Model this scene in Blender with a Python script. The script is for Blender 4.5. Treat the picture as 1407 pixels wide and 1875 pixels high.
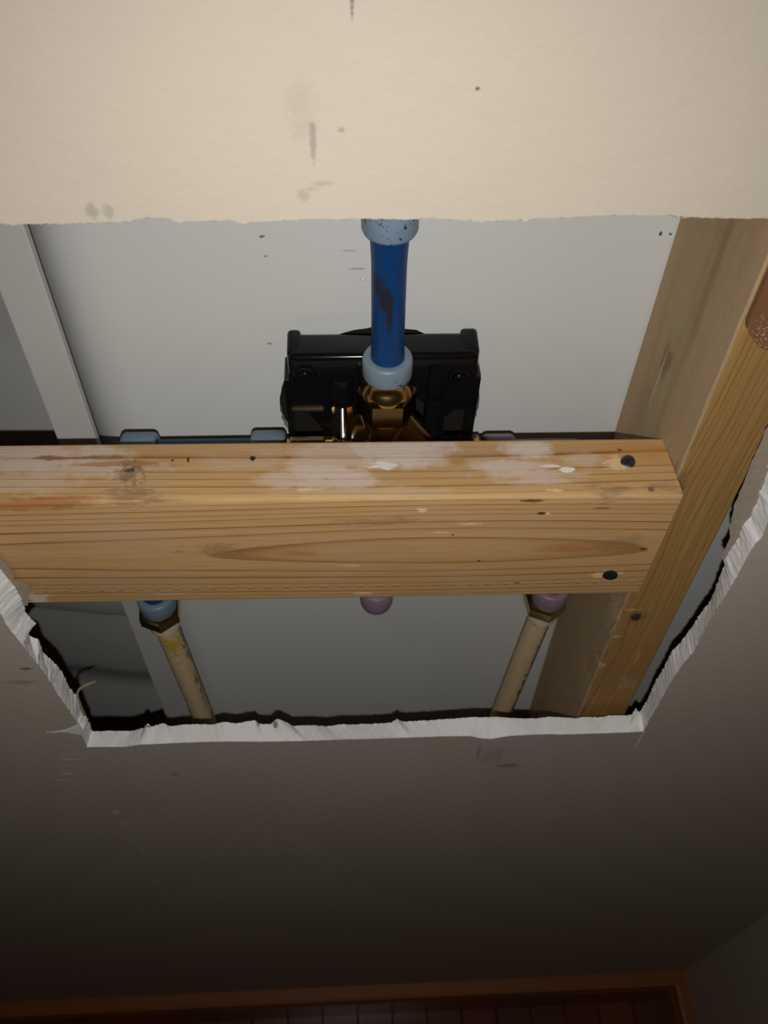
import bpy, bmesh, math, random
from mathutils import Vector, Matrix, noise as mnoise

# ------------------------------------------------------------------ scene, camera, light, exposure
for o in list(bpy.data.objects):
    bpy.data.objects.remove(o, do_unlink=True)
SC = bpy.context.scene
COL = SC.collection
random.seed(7)

CAM_F = Vector((0.0499, 0.6200, -0.7830)); CAM_R = Vector((0.9986, -0.0460, 0.0273)); CAM_U = Vector((0.0191, 0.7832, 0.6214))
cam_data = bpy.data.cameras.new('camera')
cam = bpy.data.objects.new('camera', cam_data); COL.objects.link(cam)
m = Matrix((CAM_R, CAM_U, -CAM_F)).transposed().to_4x4()
m.translation = Vector((0.0, -0.25375, 1.62))
cam.matrix_world = m
cam_data.sensor_fit = 'HORIZONTAL'; cam_data.sensor_width = 36.0
cam_data.lens = 36.0 * 1579.3 / 1407.0
cam_data.clip_start = 0.01
cam_data.dof.use_dof = True; cam_data.dof.focus_distance = 0.43; cam_data.dof.aperture_fstop = 22.0
SC.camera = cam

world = bpy.data.worlds.new('dark_room'); SC.world = world
world.use_nodes = True
world.node_tree.nodes['Background'].inputs[0].default_value = (1.0, 0.30, 0.13, 1)
world.node_tree.nodes['Background'].inputs[1].default_value = 0.007

# the phone's flash, an LED about 3 cm below the lens
ld = bpy.data.lights.new('flash_lamp', 'SPOT')
ld.energy = 5.55; ld.color = (1.0, 0.97, 0.93)
ld.spot_size = math.radians(126); ld.spot_blend = 1.0; ld.shadow_soft_size = 0.0025
flash = bpy.data.objects.new('flash_lamp', ld); COL.objects.link(flash)
fm = Matrix((CAM_R, CAM_U, -CAM_F)).transposed().to_4x4(); fm.translation = Vector((-0.0006, -0.2765, 1.602))
flash.matrix_world = fm

SC.cycles.max_bounces = 8; SC.cycles.diffuse_bounces = 3; SC.cycles.glossy_bounces = 4
SC.view_settings.view_transform = 'Standard'; SC.view_settings.look = 'None'
SC.view_settings.gamma = 1.0; SC.view_settings.use_curve_mapping = False
SC.view_settings.exposure = 0.0

# ------------------------------------------------------------------ node helper
class G:
    def __init__(s, name):
        s.mat = bpy.data.materials.new(name); s.mat.use_nodes = True
        s.t = s.mat.node_tree; s.N = s.t.nodes; s.L = s.t.links
        s.N.clear()
        s.out = s.N.new('ShaderNodeOutputMaterial'); s.bsdf = s.N.new('ShaderNodeBsdfPrincipled')
        s.L.new(s.bsdf.outputs[0], s.out.inputs[0])
        s._co = None; s._xyz = None; s._edge = {}
    def put(s, sock, v):
        if v is None: return
        if isinstance(v, bpy.types.NodeSocket): s.L.new(v, sock)
        elif isinstance(v, (tuple, list)):
            v = tuple(v)
            if sock.type == 'RGBA' and len(v) == 3: v = v + (1,)
            sock.default_value = v
        else: sock.default_value = v
    def co(s):
        if s._co is None: s._co = s.N.new('ShaderNodeTexCoord').outputs['Object']
        return s._co
    def xyz(s):
        if s._xyz is None:
            n = s.N.new('ShaderNodeSeparateXYZ'); s.L.new(s.co(), n.inputs[0]); s._xyz = n.outputs
        return s._xyz
    def m(s, op, a, b=None, c=None, clamp=False):
        n = s.N.new('ShaderNodeMath'); n.operation = op; n.use_clamp = clamp
        for i, v in enumerate((a, b, c)): s.put(n.inputs[i], v)
        return n.outputs[0]
    def v(s, op, a, b=None):
        n = s.N.new('ShaderNodeVectorMath'); n.operation = op
        s.put(n.inputs[0], a); s.put(n.inputs[1], b)
        return n.outputs['Value'] if op in ('LENGTH', 'DISTANCE', 'DOT_PRODUCT') else n.outputs[0]
    def vec(s, x, y, z):
        n = s.N.new('ShaderNodeCombineXYZ')
        for i, q in enumerate((x, y, z)): s.put(n.inputs[i], q)
        return n.outputs[0]
    def noise(s, scale, detail=3, rough=.55, stretch=None, vec=None, offset=None):
        n = s.N.new('ShaderNodeTexNoise')
        n.inputs['Scale'].default_value = scale; n.inputs['Detail'].default_value = detail; n.inputs['Roughness'].default_value = rough
        c = vec or s.co()
        if stretch: c = s.v('MULTIPLY', c, stretch)
        if offset: c = s.v('ADD', c, offset)
        s.L.new(c, n.inputs['Vector'])
        return n.outputs['Fac']
    def ramp(s, fac, stops, interp='LINEAR'):
        n = s.N.new('ShaderNodeValToRGB'); n.color_ramp.interpolation = interp
        e = n.color_ramp.elements
        while len(e) < len(stops): e.new(.5)
        for el, (p, c) in zip(e, stops):
            el.position = p
            el.color = tuple(c) + (1,) if isinstance(c, (tuple, list)) else (c, c, c, 1)
        s.put(n.inputs[0], fac)
        return n.outputs[0]
    def mix(s, fac, a, b, mode='MIX'):
        n = s.N.new('ShaderNodeMix'); n.data_type = 'RGBA'; n.blend_type = mode; n.clamp_factor = True
        s.put(n.inputs['Factor'], fac); s.put(n.inputs['A'], a); s.put(n.inputs['B'], b)
        return n.outputs['Result']
    def edge(s, nscale, stretch):
        key = (round(nscale / 120), stretch)
        if key not in s._edge: s._edge[key] = s.m('SUBTRACT', s.noise(max(60, key[0] * 120), 4, .65, stretch), .5)
        return s._edge[key]
    def blob(s, c, r, edge=3.0, amp=.5, nscale=200, stretch=None, off=0.0):
        """soft-edged ragged patch (1 inside, 0 outside) centred at c with radii r"""
        d = s.v('LENGTH', s.v('DIVIDE', s.v('SUBTRACT', s.co(), tuple(c)), tuple(r)))
        d = s.m('ADD', d, s.m('MULTIPLY', s.edge(nscale, stretch), amp * 5))
        return s.m('MULTIPLY', s.m('SUBTRACT', 1.0, d), edge, clamp=True)
    def blobs(s, items, edge=3.0, amp=.5, nscale=200, stretch=None, off=0.0):
        """several patches (centre, radii, strength) that share one ragged edge"""
        n = s.m('MULTIPLY', s.edge(nscale, stretch), amp * 5)
        tot = None
        for c, r, k in items:
            d = s.v('LENGTH', s.v('DIVIDE', s.v('SUBTRACT', s.co(), tuple(c)), tuple(r)))
            b = s.m('MULTIPLY', s.m('MULTIPLY', s.m('SUBTRACT', 1.0, s.m('ADD', d, n)), edge, clamp=True), k)
            tot = b if tot is None else s.m('MAXIMUM', tot, b)
        return tot
    def bump(s, h, dist=.001, strength=1.0, prev=None):
        n = s.N.new('ShaderNodeBump'); n.inputs['Strength'].default_value = strength; n.inputs['Distance'].default_value = dist
        s.put(n.inputs['Height'], h)
        if prev: s.L.new(prev, n.inputs['Normal'])
        return n.outputs[0]
    def fin(s, color, rough=.6, metal=0.0, spec=.5, normal=None, **kw):
        b = s.bsdf.inputs
        s.put(b['Base Color'], color); s.put(b['Roughness'], rough); s.put(b['Metallic'], metal); s.put(b['Specular IOR Level'], spec)
        if normal is not None: s.L.new(normal, b['Normal'])
        for k, q in kw.items(): s.put(b[k.replace('_', ' ')], q)
        return s.mat

# ------------------------------------------------------------------ mesh helper
def tag(o, label=None, cat=None, group=None, kind=None):
    if label: o['label'] = label
    if cat: o['category'] = cat
    if group: o['group'] = group
    if kind: o['kind'] = kind
    return o
def empty(name, loc):
    o = bpy.data.objects.new(name, None); COL.objects.link(o); o.location = loc
    o.empty_display_size = .02
    return o
def link(name, me, mat, parent=None, smooth=None, local=False):
    """verts are in world space unless local; under an Empty they are shifted to it"""
    o = bpy.data.objects.new(name, me); COL.objects.link(o)
    for mm in (mat if isinstance(mat, (list, tuple)) else [mat]): me.materials.append(mm)
    if parent is not None:
        o.parent = parent
        if not local: o.location = -_base(parent)
    if smooth is not None:
        me.polygons.foreach_set('use_smooth', [True] * len(me.polygons))
        if smooth < 180:
            try: me.set_sharp_from_angle(angle=math.radians(smooth))
            except Exception: pass
    return o
def _base(p):
    v = p.location.copy()
    while p.parent is not None:
        p = p.parent; v += p.location
    return v
def from_bm(name, bm, mat, parent=None, smooth=None, local=False):
    bmesh.ops.recalc_face_normals(bm, faces=bm.faces)
    me = bpy.data.meshes.new(name); bm.to_mesh(me); bm.free()
    return link(name, me, mat, parent, smooth, local)
def add_box(bm, x0, x1, y0, y1, z0, z1, bevel=0, seg=2):
    r = bmesh.ops.create_cube(bm, size=1.0)
    vs = r['verts']
    for v in vs:
        v.co = Vector(((x0 + x1) / 2 + v.co.x * (x1 - x0), (y0 + y1) / 2 + v.co.y * (y1 - y0), (z0 + z1) / 2 + v.co.z * (z1 - z0)))
    if bevel:
        es = list({e for v in vs for e in v.link_edges})
        bmesh.ops.bevel(bm, geom=es, offset=bevel, segments=seg, affect='EDGES', profile=.5)
def add_tube(bm, path, radii, n=24, cap=True):
    path = [Vector(p) for p in path]
    if not isinstance(radii, (list, tuple)): radii = [radii] * len(path)
    rings = []
    prev = None
    for i, p in enumerate(path):
        t = (path[min(i + 1, len(path) - 1)] - path[max(i - 1, 0)]).normalized()
        if prev is None:
            a = Vector((0, -1, 0)) if abs(t.y) < .9 else Vector((1, 0, 0))
        else: a = prev
        a = (a - t * a.dot(t)).normalized(); b = t.cross(a); prev = a
        rings.append([bm.verts.new(p + (a * math.cos(2 * math.pi * k / n) + b * math.sin(2 * math.pi * k / n)) * radii[i]) for k in range(n)])
    for r0, r1 in zip(rings, rings[1:]):
        for k in range(n):
            bm.faces.new((r0[k], r0[(k + 1) % n], r1[(k + 1) % n], r1[k]))
    if cap:
        bm.faces.new(rings[0][::-1]); bm.faces.new(rings[-1])
    return rings
def add_lathe(bm, c, axis, prof, n=32, twist=0.0):
    """prof = list of (radius, height along axis); closed at both ends"""
    c = Vector(c); t = Vector(axis).normalized()
    a = Vector((0, -1, 0)) if abs(t.y) < .9 else Vector((1, 0, 0))
    a = (a - t * a.dot(t)).normalized(); b = t.cross(a)
    rings = []
    for r, h in prof:
        rings.append([bm.verts.new(c + t * h + (a * math.cos(2 * math.pi * k / n + twist) + b * math.sin(2 * math.pi * k / n + twist)) * max(r, 1e-5)) for k in range(n)])
    for r0, r1 in zip(rings, rings[1:]):
        for k in range(n):
            bm.faces.new((r0[k], r0[(k + 1) % n], r1[(k + 1) % n], r1[k]))
    bm.faces.new(rings[0][::-1]); bm.faces.new(rings[-1])
def add_prism(bm, outline, y0, y1):
    """polygon in XZ extruded from y0 to y1"""
    f = [bm.verts.new((x, y0, z)) for x, z in outline]; k = [bm.verts.new((x, y1, z)) for x, z in outline]
    n = len(outline)
    bm.faces.new(f); bm.faces.new(k[::-1])
    for i in range(n): bm.faces.new((f[i], k[i], k[(i + 1) % n], f[(i + 1) % n]))
def part(name, mat, parent=None, smooth=None, local=False, **kw):
    """kw: exactly one list of (function, args...) shapes"""
    bm = bmesh.new()
    for fn, *a in kw['shapes']: fn(bm, *a)
    return from_bm(name, bm, mat, parent, smooth, local)

# ------------------------------------------------------------------ materials
def mat_wall():
    g = G('beige_painted_drywall')
    big = g.noise(9, 3, .6)
    c = g.mix(big, (.50, .435, .355), (.56, .495, .41))
    # pencil line, scuffs and smudges, then scraped white spots
    b = g.blob((.0057, 0, 1.528), (.0007, .05, .0112), 4, .08, 900)
    b = g.m('MULTIPLY', b, g.ramp(g.noise(700, 2, .5), [(.35, .25), (.55, 1)]))
    c = g.mix(g.m('MULTIPLY', b, .9), c, (.10, .095, .10))
    def grp(items): return [((x, 0, z), (rx, .05, rz), k) for x, z, rx, rz, k in items]
    c = g.mix(g.blobs(grp(((-.0064, 1.484, .0014, .0085, .42), (-.0095, 1.4925, .006, .012, .10), (.0023, 1.4867, .0013, .0010, .45), (-.0100, 1.4650, .0028, .0030, .24), (-.0040, 1.4690, .0045, .0012, .22), (-.0075, 1.4672, .0030, .0010, .18),
        (.0426, 1.4995, .0009, .0009, .95), (-.0785, 1.4590, .0028, .0036, .34), (-.0735, 1.4592, .0024, .0034, .30), (-.1880, 1.1565, .0045, .0022, .8), (-.1960, 1.1400, .012, .003, .40), (.1112, 1.0050, .010, .016, .22), (.1250, .9830, .011, .0045, .55),
        (.0985, 1.0120, .0016, .018, .35), (.1150, 1.0060, .0012, .020, .35), (.1060, .9950, .0060, .0050, .25), (-.1281, .9880, .004, .004, .40))), 1.8, .42, 360), c, (.14, .12, .10))
    c = g.mix(g.blobs(grp(((-.1876, .9133, .004, .006, .6), (-.1865, .885, .003, .012, .25), (-.1855, .82, .002, .05, .18), (-.19, .70, .002, .05, .15), (-.1958, 1.022, .011, .0016, .55), (-.203, 1.010, .009, .0012, .45),
        (-.206, .996, .006, .0015, .75), (-.2111, .984, .006, .0014, .65), (-.190, 1.031, .010, .0012, .45))), 2, .4, 480), c, (.82, .79, .74))
    nrm = g.bump(g.noise(110, 4, .68), .0007, .55)
    return g.fin(c, .62, spec=.3, normal=nrm)
def mat_gypsum():
    g = G('raw_white_gypsum')
    n = g.noise(350, 5, .7); n2 = g.noise(60, 3, .6)
    c = g.mix(g.ramp(n2, [(.3, 0), (.7, 1)]), (.90, .895, .88), (.95, .95, .95))
    c = g.mix(g.ramp(g.noise(500, 2, .6), [(.72, 0), (.80, .4)]), c, (.45, .42, .38))
    return g.fin(c, .95, spec=.1, normal=g.bump(n, .0007, .5))
def mat_paper():
    g = G('torn_brown_backing_paper')
    n = g.noise(250, 4, .7)
    return g.fin(g.mix(n, (.26, .21, .155), (.44, .38, .30)), .9, spec=.15, normal=g.bump(n, .0004, .6))
def mat_panel(name, base=(.63, .64, .625)):
    g = G(name)
    n = g.noise(5, 3, .55)
    c = g.mix(n, base, tuple(q * 1.08 for q in base))
    return g, c
def wood(name, axis, pith, bow, period, early, late, fibre=.22, late_amt=1.0, warp=.0016, contrast=.55, sq=None, wav=.10):
    """solid growth-ring texture around a pith line running along `axis`"""
    g = G(name)
    X = g.xyz()
    ia = 'XYZ'.index(axis); oth = [i for i in range(3) if i != ia]
    L = X[ia]; a = X[oth[0]]; b = X[oth[1]]
    st = [1, 1, 1]; st[ia] = wav; st = tuple(st)
    n1 = g.noise(28, 2, .5, st); n2 = g.noise(28, 2, .5, st, offset=(3.1, 7.7, 1.3))
    a = g.m('ADD', a, g.m('MULTIPLY', g.m('SUBTRACT', n1, .5), warp * 4))
    b = g.m('ADD', b, g.m('MULTIPLY', g.m('SUBTRACT', n2, .5), warp * 4))
    dx = g.m('SUBTRACT', L, bow[0])
    dx2 = g.m('MULTIPLY', dx, dx)
    if sq: dx2 = g.m('DIVIDE', dx2, g.m('ADD', 1.0, g.m('MULTIPLY', dx2, 44.0)))
    pa = g.m('SUBTRACT', a, g.m('ADD', pith[0], g.m('MULTIPLY', dx2, bow[1])))
    pb = g.m('SUBTRACT', b, g.m('ADD', pith[1], g.m('MULTIPLY', L, bow[2] if len(bow) > 2 else 0.0)))
    r2 = g.m('ADD', g.m('MULTIPLY', pa, pa), g.m('MULTIPLY', pb, pb))
    if sq:      # rings of equal area: close together near the edges of a flat-sawn face
        ph = g.m('ADD', g.m('DIVIDE', g.m('SUBTRACT', r2, pith[0] * pith[0]), sq), 20.67)
        ph = g.m('ADD', ph, g.m('MULTIPLY', g.m('SINE', g.m('MULTIPLY', ph, 2.3)), .10))
    else:
        ph = g.m('DIVIDE', g.m('SQRT', r2), period)
        ph = g.m('ADD', ph, g.m('MULTIPLY', g.m('SINE', g.m('MULTIPLY', ph, 1.9)), .28))
    fr = g.m('FRACT', ph)
    ringn = g.m('FRACT', g.m('MULTIPLY', g.m('SINE', g.m('MULTIPLY', g.m('FLOOR', ph), 12.9)), 437.5))
    lt = g.ramp(fr, [(0.0, .03), (.45, .05), (.72, .12), (.84, .34), (.92, .90), (.96, 1.0), (.985, .95), (1.0, .12)])
    lt = g.m('MULTIPLY', lt, g.m('ADD', 1 - contrast, g.m('MULTIPLY', ringn, contrast)))
    fs = [1, 1, 1]; fs[ia] = .018; fs = tuple(fs)
    f1 = g.noise(1500, 2, .6, fs); f2 = g.noise(260, 2, .6, fs)
    lt = g.m('MULTIPLY', lt, g.m('ADD', .55, g.m('MULTIPLY', f2, .9)))
    c = g.mix(g.m('MULTIPLY', lt, late_amt, clamp=True), early, late)
    sh = g.m('ADD', 1 - fibre, g.m('MULTIPLY', g.m('ADD', g.m('MULTIPLY', f1, .5), g.m('MULTIPLY', f2, .5)), fibre * 2))
    c = g.mix(1.0, c, g.vec(sh, sh, sh), 'MULTIPLY')
    h = g.m('ADD', g.m('MULTIPLY', f1, .6), g.m('MULTIPLY', f2, .4))
    return g, c, h
def mat_board():
    g, c, h = wood('worn_pine_with_paint_smears', 'X', (.0380, -.0440), (-.113, .185), .0030, (.60, .365, .155), (.25, .090, .016), .34, 1.0, .0006, .40, 2.75e-4)
    blot = g.noise(20, 4, .6, (.3, 1, 1))
    c = g.mix(g.ramp(blot, [(.45, 0), (.75, .30)]), c, (.42, .235, .10))
    grey = g.noise(26, 3, .6, (.5, 1, 1), offset=(5, 2, 8))
    c = g.mix(g.ramp(grey, [(.50, 0), (.72, .32)]), c, (.52, .39, .28))
    def st(c, p, r, col, s, edge=2.0, amp=.5, ns=160, stretch=(.35, 1, 1)):
        b = g.blob(p, r, edge, amp, ns, stretch, off=p[0] * 5 + .3)
        return g.mix(g.m('MULTIPLY', b, s), c, col)
    wh = (.80, .755, .715)
    # thin white paint smears on the top face
    c = g.mix(g.blobs((((-.140, .0310, 0), (.033, .0135, .006), .58), ((-.128, .0300, 0), (.019, .0105, .006), .50), ((-.170, .0270, 0), (.036, .0130, .006), .36), ((-.177, .0165, 0), (.027, .0080, .006), .50),
                    ((-.172, .0100, 0), (.030, .0048, .006), .42), ((-.195, .0130, 0), (.018, .0075, .006), .34), ((-.0735, .0315, 0), (.0150, .0080, .006), .58), ((-.085, .0195, 0), (.026, .0050, .006), .48),
                    ((-.074, .0140, 0), (.030, .0035, .006), .40), ((-.070, .0095, 0), (.024, .0026, .006), .36), ((-.047, .0240, 0), (.012, .0070, .006), .25), ((-.33, .0290, 0), (.062, .0120, .006), .44),
                    ((-.290, .0310, 0), (.020, .0060, .006), .40), ((-.300, .0210, 0), (.050, .0070, .006), .32), ((-.330, .0120, 0), (.045, .0080, .006), .24), ((-.215, .0270, 0), (.030, .0110, .006), .14), ((-.160, .0040, -.001), (.060, .0040, .006), .16)), 2.2, .30, 110, (.7, 1, 1), .3), c, wh)
    c = st(c, (-.147, .021, 0), (.010, .0022, .004), (.9, .88, .84), .8, 2.5, .7, 350)
    c = st(c, (-.0555, .0170, 0), (.0042, .0021, .004), (.88, .84, .76), .95, 6, .35, 300)
    c = st(c, (-.0635, .0195, 0), (.0065, .0010, .004), (.85, .80, .73), .85, 4, .4, 300)
    c = st(c, (-.340, 0, -.0835), (.010, .006, .0070), (.78, .72, .66), .55, 2, .8, 300)
    # rust-red streaks and grime
    c = st(c, (-.304, .0285, 0), (.026, .0022, .006), (.26, .09, .03), .8, 2, .7)
    c = st(c, (-.280, .024, 0), (.03, .0022, .006), (.28, .10, .03), .55, 2, .7)
    c = st(c, (-.318, .0010, -.0015), (.036, .004, .0045), (.36, .13, .03), .75, 2, .6)
    c = st(c, (-.273, .018, 0), (.008, .009, .006), (.13, .09, .05), .6, 1.6, .9, 260, (1, 1, 1))
    c = st(c, (-.268, .004, 0), (.014, .005, .006), (.17, .12, .06), .5, 1.6, .9, 260)
    c = st(c, (-.036, .003, -.001), (.012, .006, .006), (.15, .11, .08), .55, 1.4, .8, 260)
    c = st(c, (-.010, .004, -.001), (.012, .005, .006), (.24, .18, .11), .45, 1.4, .8, 260)
    c = st(c, (-.150, 0, -.0185), (.030, .004, .004), (.22, .14, .08), .4, 1.4, .8, 200)
    c = st(c, (-.235, 0, -.040), (.024, .004, .0045), (.22, .12, .06), .45, 1.4, .9, 200)
    c = st(c, (-.045, 0, -.0445), (.026, .004, .0050), (.42, .165, .04), .70, 1.6, .30, 120)
    c = st(c, (-.192, 0, -.0450), (.018, .004, .0032), (.44, .18, .05), .65, 1.6, .35, 120)
    c = st(c, (-.020, 0, -.040), (.020, .004, .008), (.24, .16, .09), .35, 1.3, .8, 200)
    c = st(c, (-.225, .029, 0), (.022, .006, .006), (.50, .24, .08), .45, 1.3, .7)
    c = st(c, (-.1095, .0255, 0), (.0045, .0050, .004), (.42, .25, .06), .7, 2.5, .4, 300)
    c = st(c, (-.012, .028, 0), (.030, .012, .006), (.56, .27, .08), .60, 1.2, .25)
    # worn, paler arris and a row of small saw dents near the lower edge
    X = g.xyz()
    fz = g.ramp(g.noise(90, 4, .7, (.12, 1, 1)), [(.42, 0), (.62, 1)])
    ar = g.m('MULTIPLY', g.m('MULTIPLY', g.m('SUBTRACT', .0075, g.m('ADD', X[1], g.m('MULTIPLY', X[2], -1.0))), 260, clamp=True), fz)
    c = g.mix(g.m('MULTIPLY', ar, .22), c, (.74, .52, .26))
    dash = g.m('MULTIPLY', g.m('LESS_THAN', g.m('ABSOLUTE', g.m('ADD', X[2], .0772)), .0006), g.m('GREATER_THAN', g.m('SINE', g.m('MULTIPLY', X[0], 620)), .45))
    c = g.mix(g.m('MULTIPLY', dash, .55), c, (.20, .09, .03))
    dash = g.m('MULTIPLY', g.m('LESS_THAN', g.m('ABSOLUTE', g.m('ADD', X[2], .0761)), .0004), g.m('GREATER_THAN', g.m('SINE', g.m('MULTIPLY', X[0], 620)), .30))
    c = g.mix(g.m('MULTIPLY', dash, .55), c, (.78, .56, .30))
    # dents, nail holes and pale torn fibres
    lt = (.85, .62, .36)
    c = g.mix(g.blobs((((-.1291, 0, -.0096), (.0032, .003, .0016), .9), ((-.1582, 0, -.0836), (.0055, .003, .0014), .8), ((-.1045, 0, -.0215), (.006, .003, .0010), .7),
                    ((-.118, 0, -.0283), (.0065, .003, .0009), .5), ((-.1655, 0, -.0567), (.0065, .003, .0010), .6), ((-.064, .0035, 0), (.0045, .0010, .004), .8),
                    ((-.0300, .0205, 0), (.0062, .0052, .004), .75), ((-.0268, 0, -.0695), (.0060, .003, .0026), .8), ((-.0165, 0, -.0680), (.0030, .003, .0018), .5),
                    ((-.265, 0, -.0815), (.010, .003, .0010), .4), ((-.185, .006, 0), (.006, .0012, .004), .6), ((-.066, 0, -.0137), (.002, .003, .0012), .7)), 3, .6, 420, (.6, 1, 1), .7), c, lt)
    dk = (.03, .02, .012)
    c = g.mix(g.blobs((((-.2131, .0267, 0), (.0017, .0017, .003), 1), ((-.2452, .0264, 0), (.0008, .0018, .003), .9), ((-.253, .0262, 0), (.0009, .0008, .003), .8), ((-.0686, 0, -.0135), (.0026, .003, .0012), .9),
                    ((-.0748, .0008, -.0035), (.0065, .003, .0012), .75), ((-.0390, .0006, -.0100), (.005, .003, .0009), .5), ((-.0265, .0300, 0), (.0016, .0010, .003), .7), ((-.0720, 0, -.076), (.0025, .003, .0008), .6),
                    ((-.0090, 0, -.0455), (.0022, .003, .0012), .7), ((-.0960, 0, -.0540), (.0010, .003, .0008), .8), ((-.016, .0035, 0), (.0020, .0014, .003), .6),
                    ((-.273, .020, 0), (.0028, .0012, .003), .8), ((-.112, 0, -.0305), (.0009, .003, .0007), .7)), 5, .4, 500, (.7, 1, 1), 1.1), c, dk)
    nrm = g.bump(h, .00045, .9)
    return g.fin(c, .68, spec=.2, normal=nrm)
def mat_stud():
    g, c, h = wood('rough_sawn_pine', 'Z', (.105, -.045), (1.2, .02, .02), .0034, (.375, .218, .070), (.215, .105, .030), .34, .9, .0034, .5, None, .30)
    X = g.xyz()
    # planed, greyed side face
    side = g.m('LESS_THAN', g.m('ADD', g.m('ADD', X[0], g.m('MULTIPLY', g.m('SUBTRACT', X[2], 1.391), .0237)), g.m('MULTIPLY', g.m('SUBTRACT', X[1], .0208), .0634)), .1675)
    n = g.noise(60, 4, .6, (1, 1, .12)); n2 = g.noise(14, 3, .6, (1, 1.6, .25)); n3 = g.noise(900, 2, .6, (1, 1, .3))
    grey = g.mix(g.ramp(n2, [(.35, 0), (.65, 1)]), (.37, .285, .165), (.46, .315, .185))
    grey = g.mix(g.ramp(n, [(.50, 0), (.70, .40)]), grey, (.27, .155, .075))
    sh = g.m('ADD', .85, g.m('MULTIPLY', n3, .3)); grey = g.mix(1.0, grey, g.vec(sh, sh, sh), 'MULTIPLY')
    def st(c, p, r, col, s, edge=2.0, amp=.5, ns=160, stretch=(1, 1, .4)):
        b = g.blob(p, r, edge, amp, ns, stretch, off=p[2] * 2.3)
        return g.mix(g.m('MULTIPLY', b, s), c, col)
    grey = st(grey, (.163, .068, 1.330), (.02, .006, .016), (.18, .10, .05), .6, 1.5, .5)
    grey = st(grey, (.163, .070, 1.318), (.02, .0010, .020), (.62, .55, .42), .6, 2, .5)
    grey = st(grey, (.163, .055, 1.40), (.02, .004, .10), (.29, .165, .075), .55, 1.2, .5, 60, (1, 1, .15))
    grey = st(grey, (.163, .030, 1.16), (.02, .010, .05), (.50, .42, .34), .45, 1.3, .8)
    c = g.mix(side, c, grey)
    # knot and torn grain on the front face near the board's lower corner
    c = st(c, (0.1829, .0208, 1.1630), (.0075, .03, .0085), (.20, .09, .035), .7, 1.6, .4, 200, (1, 1, 1))
    c = st(c, (0.1824, .0208, 1.1630), (.0040, .03, .0045), (.055, .028, .018), .95, 3, .35, 300, (1, 1, 1))
    for p, r, s in (((0.1731, .0208, 1.1398), (.006, .02, .0016), .8), ((0.1762, .0208, 1.1393), (.003, .02, .0009), .6), ((0.1716, .0208, 1.1584), (.0016, .02, .010), .6), ((0.1752, .0208, 1.1007), (.006, .02, .0024), .7), ((0.1772, .0208, 1.1718), (.007, .02, .0012), .6),
                    ((0.1726, .0208, 1.0687), (.0012, .02, .006), .6), ((0.1968, .0208, 1.1100), (.0010, .02, .010), .5)):
        c = st(c, p, r, (.72, .42, .17), s, 3, .6, 380, (1, 1, .6))
    c = st(c, (0.1989, .0208, 1.0739), (.006, .02, .014), (.50, .40, .30), .35, 1.3, 1.0, 320)
    c = st(c, (0.1716, .0208, 1.2903), (.004, .02, .012), (.13, .075, .035), .5, 1.6, .7)
    hh = g.m('MULTIPLY', h, g.m('SUBTRACT', 1.0, g.m('MULTIPLY', side, .88)))
    nrm = g.bump(hh, .0006, .9)
    return g.fin(c, .75, spec=.2, normal=nrm)
def simple(name, col, rough=.5, metal=0.0, spec=.5, nscale=None, var=.15, bump=0.0, **kw):
    g = G(name)
    if nscale:
        n = g.noise(nscale, 3, .6)
        c = g.mix(n, tuple(q * (1 - var) for q in col), tuple(min(1, q * (1 + var)) for q in col))
        nrm = g.bump(n, bump, .7) if bump else None
    else: c, nrm = col, None
    return g.fin(c, rough, metal, spec, nrm, **kw)
def mat_ring(name, col, zrange=None):
    g = G(name)
    n = g.noise(80, 2, .5)
    c = g.mix(n, tuple(q * .92 for q in col), tuple(min(1, q * 1.08) for q in col))
    X = g.xyz()
    if zrange:      # ink speckles left of a printed mark
        x0, x1, z0, z1 = zrange
        cell = g.noise(620, 2, .6); cl = g.noise(150, 2, .5)
        k = g.m('MULTIPLY', g.m('GREATER_THAN', cell, .62), g.m('GREATER_THAN', cl, .49))
        inx = g.m('MULTIPLY', g.m('GREATER_THAN', X[0], x0), g.m('LESS_THAN', X[0], x1))
        inz = g.m('MULTIPLY', g.m('GREATER_THAN', X[2], z0), g.m('LESS_THAN', X[2], z1))
        k = g.m('MULTIPLY', k, g.m('MULTIPLY', inx, inz))
        c = g.mix(k, c, (.004, .008, .02))
    m = g.fin(c, .42, spec=.4)
    b = g.bsdf.inputs
    b['Subsurface Weight'].default_value = .35; b['Subsurface Radius'].default_value = (.6, .8, 1.0); b['Subsurface Scale'].default_value = .003
    return m
def mat_blue():
    g = G('blue_plastic_pipe')
    n = g.noise(60, 3, .6)
    c = g.mix(n, (.0025, .036, .135), (.0035, .048, .175))
    for p, r, k in (((.0182, .062, 1.3815), (.0034, .009, .0062), .75), ((.0222, .062, 1.3735), (.0036, .009, .0085), .93), ((.0240, .062, 1.3640), (.0020, .009, .0080), .90), ((.0268, .062, 1.3880), (.0010, .009, .0050), .35)):
        b = g.blob(p, r, 2.2, .30, 150)
        c = g.mix(g.m('MULTIPLY', b, k), c, (.020, .020, .024))
    return g.fin(c, .42, spec=.35)
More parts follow.
